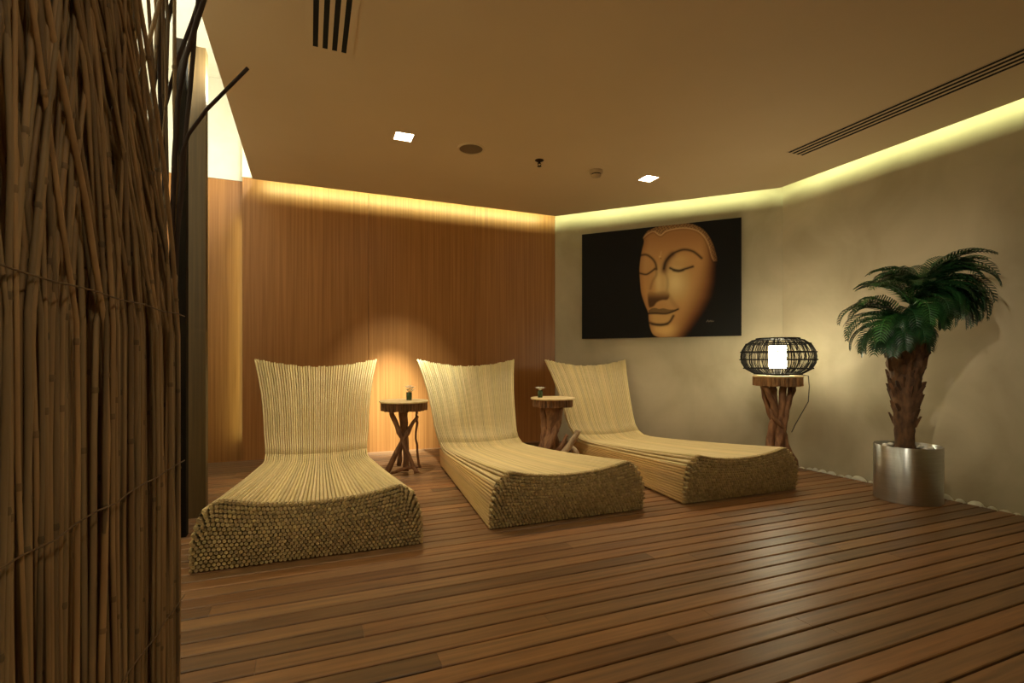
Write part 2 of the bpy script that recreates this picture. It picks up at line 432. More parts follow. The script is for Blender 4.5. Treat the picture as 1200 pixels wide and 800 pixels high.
# table between the first two loungers
T1 = thing('driftwood_side_table', 'round log-slice side table on crossed thin branches, between the left and middle loungers', 'side table',
           (.790, 4.56, 0), CAM_AZ, 'driftwood side tables')
table_top(T1, .222, .652, .072, M['bark'], 5, Rr=.212)
k = .00775
def pp(x, y, d=0): return ((x - 470)*k, d, max(.012, (553 - y)*k))
for pts, rad, s in (
    ([pp(471, 481), pp(472, 515), pp(472, 555)], [.027, .026, .030], 1),
    ([pp(456, 481, -.03), pp(466, 505, -.05), pp(477, 530, -.07), pp(487, 553, -.09)], [.020, .024, .020, .022], 2),
    ([pp(486, 487, .01), pp(475, 506, -.035), pp(464, 528, -.08), pp(452, 552, -.10)], [.014, .022, .022, .026], 3),
    ([pp(484, 481, .06), pp(483, 515, .06), pp(485, 540, .06), pp(487, 549, .07)], [.011, .010, .011, .013], 4),
    ([pp(464, 481, .08), pp(465, 510, .09), pp(463, 530, .11), pp(460, 548, .14)], [.018, .017, .018, .022], 6),
    ([pp(458, 551, -.11), pp(473, 546, -.10), pp(489, 544, -.08)], [.012, .016, .010], 8)):
    limb(pts, rad, s).build('branch', M['drift'], T1)
# table between the middle and right loungers
T2 = thing('driftwood_side_table', 'round log-slice side table on a thick gnarled root trunk, between the middle and right loungers', 'side table',
           (2.285, 4.54, 0), CAM_AZ, 'driftwood side tables')
table_top(T2, .225, .640, .075, M['bark'], 9, Rr=.205)
limb([(0, 0, .55), (.01, 0, .40), (-.02, 0, .22), (-.03, .01, .012)], [.085, .070, .085, .115], 11, jit=.3).build('trunk', M['drift'], T2)
for pts, rad, s, m in (
    ([(-.10, .02, .55), (-.085, .01, .35), (-.10, -.02, .15), (-.15, -.05, .012)], [.030, .034, .036, .040], 12, 'drift'),
    ([(.075, -.03, .55), (.06, -.05, .42), (.0, -.09, .28), (-.07, -.12, .10), (-.10, -.13, .012)], [.026, .030, .034, .036, .036], 13, 'drift'),
    ([(.245, -.12, .325), (.20, -.12, .24), (.11, -.11, .11), (.04, -.10, .013)], [.026, .024, .034, .040], 14, 'driftpale'),
    ([(.14, -.06, .27), (.07, -.07, .15), (-.02, -.08, .03)], [.018, .024, .030], 15, 'drift'),
    ([(.17, .0, .22), (.20, -.04, .12), (.27, -.06, .014)], [.012, .030, .036], 16, 'driftpale')):
    limb(pts, rad, s).build('root', M[m], T2)
# tall stand in the corner
T3 = thing('driftwood_lamp_stand', 'tall driftwood stand of twisted branches in the plaster corner under the lamp', 'lamp stand', (4.115, 3.445, 0), CAM_AZ)
table_top(T3, .218, .872, .082, M['rimpale'], 21, n=34, Rr=.213)
kk = .0081
def ps(x, y, d=0): return ((x - 911)*kk, d, max(.013, (548 - y)*kk))
for pts, rad, s in (
    ([ps(893, 452, -.05), ps(903, 478, -.06), ps(901, 505, -.05), ps(893, 545, -.09)], [.026, .030, .030, .034], 31),
    ([ps(905, 452, .0), ps(908, 480), ps(916, 510, -.02), ps(926, 546, -.06)], [.028, .030, .030, .040], 32),
    ([ps(915, 452, -.04), ps(910, 490, -.06), ps(906, 520, -.04), ps(908, 546, -.02)], [.026, .030, .032, .036], 33),
    ([ps(924, 452, -.03), ps(917, 480, -.07), ps(909, 510, -.09), ps(900, 546, -.10)], [.020, .024, .028, .030], 34),
    ([ps(932, 452, .03), ps(922, 482, .02), ps(914, 512, .03), ps(913, 546, .08)], [.022, .024, .028, .032], 35),
    ([ps(897, 452, .06), ps(906, 485, .07), ps(921, 520, .05), ps(932, 546, .02)], [.020, .024, .026, .030], 36),
    ([ps(912, 500, -.10), ps(900, 488, -.10), ps(897, 478, -.09)], [.020, .018, .008], 37)):
    limb(pts, [r*1.04 for r in rad], s, jit=.2).build('branch', M['drift'], T3)

# flowers on the two small tables
def vase(x, y, z, label, seed, star):
    q = random.Random(seed)
    t = thing('flower_vase', label, 'vase', (x, y, z), CAM_AZ, 'small flower vases')
    mb = MB(); mb.lathe([(0, .003), (.024, 0), (.025, .004), (.026, .070), (.024, .072), (.022, .066), (0, .062)], seg=20); mb.build('glass', M['glassgreen'], t)
    fl = MB()
    def flower(c, R, n, lift):
        for i in range(n):
            a = 2*PI*i/n + q.uniform(-.2, .2); d = Vector((math.cos(a), math.sin(a), 0)); s = Vector((-d.y, d.x, 0))
            c = Vector(c); p = [c, c + d*R*.5 + s*R*.24 + Vector((0, 0, lift*.6)), c + d*R + Vector((0, 0, lift*.7)), c + d*R*.5 - s*R*.24 + Vector((0, 0, lift*.6))]
            p2 = [v + Vector((0, 0, .002)) for v in p]
            fl.add([*p, *p2], [(3, 2, 1, 0), (4, 5, 6, 7), (0, 1, 5, 4), (1, 2, 6, 5), (2, 3, 7, 6), (3, 0, 4, 7)])
        fl.blob((c[0], c[1], c[2] + .004), (R*.22, R*.22, R*.2), 8, 5)
    st = MB()
    if star:
        flower((0, 0, .080), .062, 7, .028); flower((0, 0, .084), .040, 6, .030); st.tube([(0, 0, .05), (0, 0, .082)], .003, 6)
    else:
        for c in ((-.014, 0, .090), (.018, .008, .102), (.0, -.016, .110), (.032, -.01, .086), (-.024, .012, .116), (.012, -.012, .124), (.03, .01, .112)):
            flower(c, .026, 6, .012); st.tube([(0, 0, .05), c], .002, 5)
    fl.build('petals', M['petal'], t); st.build('stem', M['stem'], t)
vase(.840, 4.575, .652, 'small dark green vase with tiny white blossoms on the table by the left lounger', 1, False)
vase(2.165, 4.585, .640, 'small dark vase with one open white flower on the root table', 2, True)

# ------------------------------------------------------------------ rattan lamp
LT = thing('rattan_table_lamp', 'black woven rattan globe lamp with a lit white core on the tall stand', 'table lamp', (4.115, 3.445, .872), CAM_AZ)
prof = [(.13, .018), (.22, .022), (.285, .062), (.318, .120), (.325, .180), (.315, .235), (.285, .290), (.225, .335), (.15, .352), (.11, .338)]
q = random.Random(5)
mb = MB()
for i in range(132):
    a = 2*PI*i/132 + q.uniform(-.02, .02); tw = q.uniform(-.14, .14); wv = q.uniform(.0, .03); ph = q.uniform(0, 6)
    pts = [((r - .004)*math.cos(a + tw*j/9 + wv*math.sin(j*1.3 + ph)), (r - .004)*math.sin(a + tw*j/9 + wv*math.sin(j*1.3 + ph)), z) for j, (r, z) in enumerate(prof)]
    mb.tube(pts, .0027, 5)
mb.build('cane_weave', M['cane'], LT)
for r, z in ((.205, .016), (.295, .068), (.328, .150), (.322, .222), (.275, .300), (.185, .350)):
    mb = MB(); mb.tube([(r*math.cos(2*PI*i/48), r*math.sin(2*PI*i/48), z) for i in range(49)], .0052, 6, caps=False); mb.build('hoop', M['cane'], LT)
mb = MB(); mb.lathe([(0, .0), (.10, .0), (.10, .012), (.03, .016), (.03, .07), (0, .07)], seg=28)
for i in range(4):
    a = PI/4 + i*PI/2; mb.tube([(.09*math.cos(a), .09*math.sin(a), .008), (.205*math.cos(a), .205*math.sin(a), .012)], .004, 6)
mb.build('lamp_base', M['cane'], LT)
mb = MB(); mb.lathe([(0, .07), (.070, .07), (.074, .074), (.074, .276), (.070, .280), (0, .280)], seg=32); mb.build('inner_shade', M['shade'], LT, label='glowing white cylinder')
mb = MB(); mb.tube([(.09, -.03, .008), (.20, -.09, .006), (.232, -.10, .0), (.238, -.105, -.10), (.232, -.10, -.24), (.17, -.09, -.36), (.10, -.12, -.45), (.06, -.13, -.52)], .004, 6)
mb.build('cord', M['cable'], LT)

# ------------------------------------------------------------------ potted palm
PX, PY = 4.045, 2.295
PT = thing('potted_palm', 'bushy dark green palm in a brushed steel cylinder pot by the right wall', 'potted palm', (PX, PY, 0), CAM_AZ)
mb = MB(); mb.lathe([(0, .004), (.200, .0), (.2035, .004), (.2035, .393), (.201, .396), (.197, .396), (.195, .393), (.195, .33), (0, .33)], seg=72)
mb.build('pot', M['steel'], PT)
mb = MB(); mb.lathe([(0, .368), (.08, .366), (.150, .360), (.194, .352), (.194, .34)], seg=36); mb.build('soil', M['soil'], PT)
# trunk
mb = MB()
tp = [(-.02, 0, .345), (-.022, 0, .50), (-.020, 0, .62), (-.012, 0, .75), (-.018, 0, .88), (-.01, 0, 1.02), (.0, 0, 1.15), (.01, 0, 1.24)]
tr = [.060, .062, .072, .086, .094, .118, .142, .12]
Pn = []; Rn = []
for i in range(len(tp) - 1):
    for s in range(5):
        a = s/5; Pn.append(Vector(tp[i]).lerp(Vector(tp[i+1]), a)); Rn.append((tr[i] + (tr[i+1] - tr[i])*a)*(1 + .05*math.sin((i*5 + s)*1.7)))
mb.tube(Pn, Rn, 18, jit=.07)
q = random.Random(8)
for i in range(86):                                     # leaf bases
    h = q.uniform(.50, 1.22)
    if h < .7 and q.random() < .55: continue
    j = min(int((h - .345)/(1.24 - .345)*len(Pn)), len(Pn) - 1); c = Pn[j]; R = Rn[j]
    a = q.uniform(0, 2*PI); d = Vector((math.cos(a), math.sin(a), 0)); s = Vector((-d.y, d.x, 0))
    L_ = q.uniform(.05, .13) * (1.3 if h > .9 else .8); w = q.uniform(.018, .034); o = q.uniform(.006, .03)
    b = Vector((c.x, c.y, h)) + d*(R - .02)
    tipc = b + d*(.02 + o) + Vector((0, 0, L_))
    v = [b - s*w, b + s*w, b + d*.026, tipc - s*w*.4, tipc + s*w*.4, tipc + d*.012]
    cc = q.uniform(.55, 1.2)
    mb.add(v, [(0, 2, 5, 3), (2, 1, 4, 5), (1, 0, 3, 4), (3, 5, 4), (0, 1, 2)], (cc, cc*.95, cc*.9), 0, False)
for pts, r in (([( .05, -.02, 1.15), (.11, -.03, 1.28), (.13, -.02, 1.42)], [.07, .055, .04]), ([(-.04, 0, 1.14), (-.10, 0, 1.22), (-.12, 0, 1.30)], [.07, .055, .04])):
    mb.tube(pts, r, 12, jit=.1)
mb.build('trunk', M['trunk'], PT)
rotP = Matrix.Rotation(CAM_AZ, 3, 'Z')
def clampwall(p):
    w = rotP @ Vector(p); lim = XR - .02 - PX
    if w.x > lim: w.x = lim - .0 + .02*(1 - math.exp(-(w.x - lim)*3)) - .0
    return rotP.inverted() @ w
def frond(base, az, el, L_, droop, col, seed, leafw=.115):
    q = random.Random(seed); mb = MB(); n = 23
    p = Vector(base); pts = [p.copy()]; e = el; a = az
    for i in range(n):
        d = Vector((math.cos(e)*math.cos(a), math.cos(e)*math.sin(a), math.sin(e)))
        p = p + d*(L_/n); pts.append(p.copy())
        e -= droop/n*(.5 + 1.0*i/n); a += q.uniform(-.01, .01)
        e = max(e, -1.5)
    mb.tube([clampwall(x) for x in pts], [.0065*(1 - .8*i/n) for i in range(n + 1)], 6, tuple(c*1.5 for c in col))
    for i in range(2, n + 1):
        for h in (0,):
            f = (i + h - 1)/n
            if f > 1: continue
            i0 = min(int(f*n), n - 1); fr = f*n - i0
            c = pts[i0].lerp(pts[i0 + 1], fr); T = (pts[min(i0 + 1, n)] - pts[max(i0 - 1, 0)]).normalized()
            S = T.cross(Vector((0, 0, 1)))
            S = S.normalized() if S.length > .05 else Vector((-math.sin(a), math.cos(a), 0))
            U = S.cross(T).normalized()
            ln = leafw*(math.sin(PI*min(1, (.12 + f*.86)))**.7)*q.uniform(.9, 1.08) + .012
            for sg in (-1, 1):
                d1 = (S*sg*.76 + T*.58 + U*.26).normalized(); d2 = (S*sg*.62 + T*.66 - U*.18 - Vector((0, 0, .28))).normalized()
                wv = T*.0058
                m_ = c + d1*ln*.5; e_ = m_ + d2*ln*.5
                v = [c - wv*.7, c + wv*.7, m_ + wv, m_ - wv, e_]
                v += [x - U*.0012 for x in v]
                cc = q.uniform(.8, 1.2)
                v = [clampwall(x) for x in v]
                mb.add(v, [(0, 1, 2, 3), (3, 2, 4), (5, 8, 7, 6), (8, 9, 7)], tuple(x*cc for x in col), 0, True)
    mb.build('frond', M['frond'], PT)
A = (-.08, -.02, 1.28); B_ = (.09, -.03, 1.50); D0 = (.02, -.02, 1.40)
r_ = math.radians; G = (.8, .9, .9); LG = (2.4, 2.1, 1.5); DG = (.55, .7, .7)
FR = [ # base, azimuth (0 = picture right, 90 = away), elevation, length, droop, colour
    (A, 180, 35, .48, 2.3, G), (A, 195, 12, .46, 2.0, DG), (A, 165, 55, .50, 2.6, G), (A, 215, 30, .46, 2.5, LG), (A, 205, -5, .42, 1.5, G),
    (A, 240, 10, .40, 2.3, DG), (A, 225, -15, .40, 1.2, G), (A, 262, 25, .40, 2.6, G), (A, 150, 10, .40, 2.0, G), (A, 185, 62, .44, 2.3, DG),
    (A, 290, 0, .34, 2.2, G), (A, 172, -12, .36, 1.3, DG), (A, 250, 50, .42, 2.8, G), (D0, 200, 50, .50, 1.7, LG), (D0, 270, 40, .42, 2.6, DG),
    (D0, 235, 60, .44, 2.0, G), (D0, 300, 55, .44, 2.4, G), (D0, 155, 65, .44, 1.9, G), (D0, 280, 10, .36, 2.2, G),
    (B_, 345, 66, .60, 2.5, G), (B_, 320, 72, .52, 1.9, DG), (B_, 20, 75, .48, 1.6, G), (B_, 340, 42, .54, 2.5, DG), (B_, 320, 55, .52, 2.5, G),
    (B_, 330, 20, .50, 2.4, G), (B_, 310, 30, .46, 2.6, DG), (B_, 345, 10, .46, 2.0, G), (B_, 320, -2, .42, 1.8, DG), (B_, 290, 15, .38, 2.4, G),
    (B_, 70, 70, .42, 1.6, DG), (B_, 110, 72, .40, 1.7, G), (B_, 300, 72, .46, 1.6, G), (B_, 170, 60, .44, 1.8, G), (B_, 335, -15, .40, 1.3, G),
    (B_, 355, 30, .52, 2.3, DG), (B_, 275, -10, .34, 1.4, DG), (D0, 250, -5, .34, 1.6, DG)]
_q = random.Random(77)
for (b, az, el, ln, dr, c) in list(FR) + list(FR)[::2] + [f for f in FR if f[0] is B_]:                 # a second whorl between the first fronds
    if _q.random() < .95:
        FR.append((b, az + _q.uniform(-20, 20), el + _q.uniform(-18, 10), ln*_q.uniform(.72, .95), dr*_q.uniform(.85, 1.15), _q.choice([G, DG, DG, G, LG])))
for i, (b, az, el, ln, dr, c) in enumerate(FR):
    frond(b, r_(az), r_(el), ln, dr, c, 100 + i)
# white stones on the soil of the pot
q = random.Random(12)
for i in range(11):
    a = 2*PI*i/11 + q.uniform(-.15, .15); R = q.uniform(.135, .160)
    if i % 4 == 1: continue
    mb = MB(); r3 = (q.uniform(.020, .027), q.uniform(.017, .023), q.uniform(.012, .016))
    mb.blob((0, 0, r3[2]*.9), r3, 12, 8, .1, seed=i)
    o = mb.build('pebble', M['stone'], loc=(PX + R*math.cos(a), PY + R*math.sin(a), .362))
    tag(o, 'white pebble lying on the soil in the steel pot', 'pebble', 'white pebbles in the steel pot')

# ------------------------------------------------------------------ pebble strip along the right wall
mb = MB(); q = random.Random(4)
for i in range(720):
    x = q.uniform(XD + .03, XR - .05); y = q.uniform(.6, 4.0)
    if x > diag_x(y) - .06: continue
    r3 = (q.uniform(.024, .04), q.uniform(.024, .042), q.uniform(.016, .026)); c = q.uniform(.8, 1.02)
    mb.blob((x, y, -.16 + r3[2] + q.uniform(0, .045)), r3, 8, 5, .15, (c, c, c*.97), seed=i)
tag(mb.build('pebble_bed', M['stone']), 'bed of white pebbles sunk between the deck and the right wall', 'pebbles', kind='stuff')
y = .95; i = 0
while y < 3.95:
    big = q.random() < .22
    a = q.uniform(.020, .040) if not big else q.uniform(.046, .062)
    h = .085*.5 + (q.uniform(-.007, .004) if not big else q.uniform(.004, .013))
    r3 = (q.uniform(.034, .048), a, h)
    mb = MB(); c = q.uniform(.86, 1.0); mb.blob((0, 0, 0), r3, 14, 9, .16, (c, c, c*.97), seed=900 + i)
    o = mb.build('pebble', M['stone'], loc=(XD + .012 + r3[0]*1.15, y + a, -.075 + h))
    tag(o, 'white pebble lying along the edge of the deck by the right wall', 'pebble', 'white pebbles along the right wall')
    y += 2*a + q.uniform(-.002, .012); i += 1

# ------------------------------------------------------------------ picture
def smooth(e0, e1, x):
    t = np.clip((x - e0)/(e1 - e0), 0, 1); return t*t*(3 - 2*t)
def pdist(X, Y, pl):
    best = np.full(X.shape, 1e9)
    for (x0, y0), (x1, y1) in zip(pl[:-1], pl[1:]):
        dx, dy = x1 - x0, y1 - y0; L2 = dx*dx + dy*dy + 1e-9
        t = np.clip(((X - x0)*dx + (Y - y0)*dy)/L2, 0, 1)
        best = np.minimum(best, np.hypot(X - x0 - t*dx, Y - y0 - t*dy))
    return best
def inside(X, Y, pl):
    r = np.zeros(X.shape, bool); n = len(pl)
    for i in range(n):
        x0, y0 = pl[i]; x1, y1 = pl[(i+1) % n]
        if y0 == y1: continue
        c = ((y0 > Y) != (y1 > Y)) & (X < (x1 - x0)*(Y - y0)/(y1 - y0) + x0); r ^= c
    return r
def spl(pts, n=8):
    P = np.array(pts, float); out = []
    for i in range(len(P) - 1):
        p0 = P[max(i-1, 0)]; p1 = P[i]; p2 = P[i+1]; p3 = P[min(i+2, len(P)-1)]
        for s in range(n):
            a = s/n; out.append(tuple(.5*((2*p1) + (p2 - p0)*a + (2*p0 - 5*p1 + 4*p2 - p3)*a*a + (3*p1 - p0 - 3*p2 + p3)*a**3)))
    out.append(tuple(P[-1])); return out
def sdf(X, Y, pl):
    d = pdist(X, Y, list(pl) + [pl[0]]); return np.where(inside(X, Y, pl), d, -d)
def paint(u, v):
    """the painted face: u to the right, v up, both 0..1 over the canvas; returns linear rgb"""
    c = .88; f = u*c/(1 + (c - 1)*u)
    xi = 682 + 187*f; yi = (275 - 21*f) + (1 - v)*(122 + 17*f)
    X = (xi - 740)*5.336; Y = (yi - 250)*5.336
    S = lambda r, g, b: np.array(lin(r, g, b))
    def mix(a, b, t): return a*(1 - t[..., None]) + b*t[..., None]
    img = np.zeros(X.shape + (3,)) + S(12, 9, 8)
    contour = spl([(98, 108), (72, 148), (76, 178), (62, 238), (52, 300), (48, 355), (52, 430), (60, 500), (82, 570), (102, 620), (106, 665),
                   (114, 712), (130, 752), (160, 772), (230, 790), (330, 790), (430, 720), (490, 630), (525, 520), (540, 400), (538, 290), (512, 190), (470, 118), (420, 78), (350, 58), (240, 62), (150, 84)], 5)
    sd = sdf(X, Y, contour); face = smooth(-2, 7, sd)
    xr = np.interp(Y, [0, 150, 300, 430, 520, 600, 690, 770], [440, 452, 432, 392, 352, 306, 256, 224])
    xw = np.interp(Y, [0, 150, 300, 430, 520, 600, 690, 770], [140, 115, 130, 165, 185, 190, 180, 150])
    sh = 1 - smooth(0, 1, (X - xr + 20)/xw)
    base = np.zeros_like(img) + S(176, 122, 68)
    base = mix(base, S(142, 90, 48), smooth(300, 100, Y)*.75)
    hl = np.exp(-((X - 270)/75)**2 - ((Y - 430)/95)**2); base = mix(base, S(214, 178, 116), hl*.95)
    hl = np.exp(-((X - 170)/24)**2 - ((Y - 430)/75)**2); base = mix(base, S(208, 168, 106), hl*.85)
    hl = np.exp(-((X - 210)/80)**2 - ((Y - 725)/38)**2); base = mix(base, S(206, 158, 92), hl*.8)
    hl = np.exp(-((X - 300)/55)**2 - ((Y - 285)/30)**2); base = mix(base, S(190, 142, 84), hl*.8)
    hl = np.exp(-((X - 85)/30)**2 - ((Y - 320)/45)**2); base = mix(base, S(178, 128, 74), hl*.7)
    hl = np.exp(-((X - 78)/18)**2 - ((Y - 470)/60)**2); base = mix(base, S(186, 128, 66), hl*.6)
    dark = S(44, 26, 14)
    # side of nose and socket shadows
    for pl, w, k_, cl in (
        ([(205, 355), (212, 320), (228, 285), (255, 255)], 20, .8, S(92, 56, 28)),
        ([(150, 345), (156, 380), (132, 425), (118, 470)], 9, .45, S(110, 70, 36)),
        ([(205, 360), (222, 400), (226, 440), (222, 480)], 10, .35, S(130, 86, 46)),
        ([(238, 520), (262, 560), (292, 592)], 16, .35, S(130, 86, 46))):
        d = pdist(X, Y, spl(pl)); base = mix(base, cl, np.exp(-(d/w)**2)*k_)
    # nose tip and its shade
    nb = sdf(X, Y, spl([(98, 505), (112, 484), (150, 490), (200, 482), (232, 488), (239, 515), (226, 540), (190, 544), (160, 558), (140, 582), (112, 590), (102, 560), (98, 505)], 5))
    g = smooth(480, 545, Y)
    base = mix(base, S(132, 86, 42), smooth(-8, 12, nb)*(.35 + .5*g)); base = mix(base, S(58, 32, 14), smooth(-3, 10, nb)*g*.85)
    # lips
    ul = spl([(106, 606), (128, 592), (152, 590), (172, 596), (200, 592), (240, 600), (292, 598), (268, 610), (225, 622), (170, 624), (108, 624)], 4)
    base = mix(base, S(92, 66, 36), smooth(-3, 4, sdf(X, Y, ul))*.85)
    ll = spl([(108, 628), (170, 628), (228, 626), (272, 612), (262, 640), (238, 668), (190, 684), (130, 678), (110, 660)], 4)
    base = mix(base, S(184, 136, 78), smooth(-3, 6, sdf(X, Y, ll))*.8)
    for pl, w, k_ in (
        ([(202, 345), (216, 298), (255, 254), (305, 230), (345, 226), (392, 240), (438, 278)], 6.5, .9),
        ([(56, 262), (92, 258), (128, 280), (150, 312), (157, 348)], 6, .85),
        ([(242, 341), (268, 352), (300, 356), (335, 346), (384, 331)], 6, .95), ([(262, 356), (295, 362), (325, 354)], 5, .7),
        ([(54, 374), (88, 381), (112, 372), (146, 346)], 5, .9),
        ([(104, 626), (150, 624), (215, 626), (262, 612), (292, 597)], 4.5, .95),
        ([(116, 684), (140, 692), (180, 695), (218, 690), (242, 674), (262, 640)], 6.5, .9), ([(130, 690), (180, 698), (226, 690)], 5, .7)):
        d = pdist(X, Y, spl(pl)); base = mix(base, dark, np.exp(-(d/(w*1.35))**2)*k_)
    base = mix(base, S(208, 164, 108), np.exp(-(pdist(X, Y, [(186, 238), (182, 262)])/3.5)**2)*.35)
    base = mix(base, S(206, 158, 100), np.exp(-(np.hypot(X - 178, Y - 271)/7)**2)*.8)
    base = mix(base, dark, np.exp(-(np.hypot(X - 183, Y - 280)/5)**2)*.5)
    # hair of small curls above the hair line
    hline = spl([(66, 160), (100, 128), (140, 112), (180, 136), (214, 112), (270, 96), (340, 90), (410, 106), (456, 146), (484, 205), (500, 268), (516, 298)], 5)
    hair = inside(X, Y, hline + [(570, 298), (570, 20), (40, 20), (40, 160)])
    hd = pdist(X, Y, hline)
    cur = .5 + .5*np.sin(X*.30 + np.sin(Y*.14)*1.4)*np.sin(Y*.31 + np.sin(X*.11))
    hc = mix(np.zeros_like(img) + S(96, 62, 34), S(160, 114, 66), cur)
    base = np.where(hair[..., None], hc, base)
    base = mix(base, S(196, 150, 98), np.exp(-(hd/4)**2)*.75)
    base = mix(base, S(70, 42, 22), np.exp(-((hd - 9)/4)**2)*.35*(~hair))
    edge = np.where(hair, 1 - .45*smooth(470, 540, X), sh)
    edge = np.maximum(edge, 0) * (.72 + .28*smooth(0, 40, sd))
    warm = np.stack([edge**.9, edge**1.12, edge**1.25], -1)
    base = np.clip(base*np.array([1.3, 1.5, 1.75]), 0, 1)
    img = mix(img, base*warm + S(10, 7, 6)*(1 - warm), face)
    # small signature strokes
    for pl in ([(470, 676), (478, 666), (484, 676)], [(488, 674), (492, 668), (497, 675), (503, 668)], [(505, 674), (514, 672)]):
        img = mix(img, S(120, 110, 96), np.exp(-(pdist(X, Y, pl)/2.4)**2)*.7)
    return img
P_L = Vector((3.129, 5.414, 0)); P_R = Vector((4.370, 4.112, 0)); z0, z1 = 1.287, 2.580
W_ = (P_R - P_L).length; H_ = z1 - z0; ang = math.atan2(P_R.y - P_L.y, P_R.x - P_L.x)
PIC = thing('canvas_picture', 'wide dark canvas with a painted serene face on the diagonal wall', 'picture', (P_L.x, P_L.y, z0), ang)
nu, nv = 400, 288
uu, vv = np.meshgrid(np.linspace(0, 1, nu), np.linspace(0, 1, nv))
colr = paint(uu, vv)
m, N_, L_, B = nt('painted_canvas')
at = N_.new('ShaderNodeAttribute'); at.attribute_name = 'Col'; L_.new(at.outputs['Color'], B.inputs['Base Color']); B.inputs['Roughness'].default_value = .7
B.inputs['Specular IOR Level'].default_value = .25
M['canvas'] = m
me = bpy.data.meshes.new('painted_face')
vs = np.stack([uu*W_, np.zeros_like(uu), vv*H_], -1).reshape(-1, 3)
idx = np.arange(nu*nv).reshape(nv, nu)
fs = np.stack([idx[:-1, :-1], idx[:-1, 1:], idx[1:, 1:], idx[1:, :-1]], -1).reshape(-1, 4)
me.from_pydata(vs.tolist(), [], fs.tolist()); me.materials.append(m)
ca = me.color_attributes.new('Col', 'FLOAT_COLOR', 'POINT')
ca.data.foreach_set('color', np.concatenate([colr.reshape(-1, 3), np.ones((nu*nv, 1))], 1).ravel().astype(float).tolist())
o = bpy.data.objects.new('painted_face', me); C.objects.link(o); o.parent = PIC
mb = MB(); mb.box((0, .0006, 0), (W_, .035, H_)); mb.build('stretcher', M['slot'], PIC)

# ------------------------------------------------------------------ reed screen
e0 = Vector((*cam2room(-.640, .955), 0)); dv = Vector((*cam2room(.325, -1.0), 0)); dv.normalize(); dn = Vector((-dv.y, dv.x, 0))
if dn.x > 0: dn = -dn                                   # away from the lounge side
RS = thing('reed_screen', 'tall screen of dry brown reeds bound with wire in the left foreground', 'reed screen', e0)
q = random.Random(21); mb = MB()
for i in range(520):
    layer = i % 5
    s = q.uniform(.0, .95) if i > 12 else q.uniform(0, .02)
    off = layer*.017 + q.uniform(-.005, .005)
    R = q.uniform(.0023, .0043)
    top = q.uniform(1.78, 2.15)
    zs = [0.003, .15, .30, .45, .60, .75, .9, 1.05, 1.2, 1.35, 1.5, 1.65, 1.8, top]
    lean = q.gauss(0, .15); bow = q.uniform(-.012, .012); ph = q.uniform(0, 6)
    loose = q.random() < .13
    pull = max(0, (.36 - s)) * q.uniform(.75, 1.15) if not loose else 0
    pts = []; rr = []
    for z in zs:
        up = max(0, z - 1.02)
        ds = bow*math.sin(z*5 + ph)*(1 + up) + lean*up + pull*(min(up/.62, 1.15))**1.4 + q.uniform(-.0015, .0015)
        pts.append(dv*max(-.004, s + ds) + dn*(off + q.uniform(-.001, .001) + up*q.uniform(-.004, .012)) + Vector((0, 0, z)))
        rr.append(R*(1 - .25*z/2)*q.uniform(.95, 1.1))
    c = q.uniform(.55, 1.15); h = q.uniform(-.06, .06)
    col = (c*(1 + h), c, c*(1 - h))
    mb.tube(pts, rr, 7, col)
    z = q.uniform(.05, .25)
    while z < 1.7:                                      # nodes of the reed
        j = max(0, min(int(z/.15), len(pts) - 2)); a = pts[j].lerp(pts[j+1], (z - zs[j])/(zs[j+1] - zs[j]))
        mb.tube([a - Vector((0, 0, .004)), a, a + Vector((0, 0, .004))], [R*.95, R*1.15, R*.95], 7, tuple(x*.62 for x in col), caps=False)
        z += q.uniform(.22, .45)
mb.build('reed_mat', M['reed'], RS)
for z in (.27, .55, .81, 1.088):
    mb = MB()
    mb.tube([dv*(s*.05 - .008) - dn*(.0095 + .0022*math.sin(s*2.3)) + Vector((0, 0, z + .0018*math.sin(s*1.9))) for s in range(20)], .0011, 5)
    mb.build('binding_wire', M['wire'], RS)
def cs(X, Y, Z): return Vector((*cam2room(X, Y), Z)) - e0
for pts, r in (
    ([(-.632, .95, 1.30), (-.615, .95, 1.432), (-.505, .955, 1.562)], .0034),
    ([(-.652, .955, 1.16), (-.636, .95, 1.50), (-.583, .945, 1.690), (-.56, .945, 1.78)], .0046),
    ([(-.650, .965, 1.18), (-.626, .96, 1.44), (-.600, .95, 1.66), (-.588, .95, 1.80)], .0036),
    ([(-.70, .97, 1.20), (-.672, .97, 1.50), (-.600, .97, 1.72), (-.57, .97, 1.80)], .0042),
    ([(-.655, .95, 1.15), (-.668, .95, 1.50), (-.675, .95, 1.85)], .0036),
    ([(-.715, .96, 1.2), (-.69, .96, 1.52), (-.648, .96, 1.72), (-.62, .96, 1.85)], .0038),
    ([(-.69, .93, 1.2), (-.70, .92, 1.5), (-.73, .9, 1.85)], .0044),
    ([(-.67, .94, 1.2), (-.71, .93, 1.5), (-.735, .92, 1.72), (-.75, .92, 1.85)], .0040)):
    if pts[0][2] > 1.25:
        pts = [(-.645, .955, 1.12)] + pts[:]
    m2 = limb([cs(*p) for p in pts], [r]*len(pts), int(r*1e5), sub=3, jit=.1, wander=.0012)
    m2.build('loose_stick', M['stick'], RS)

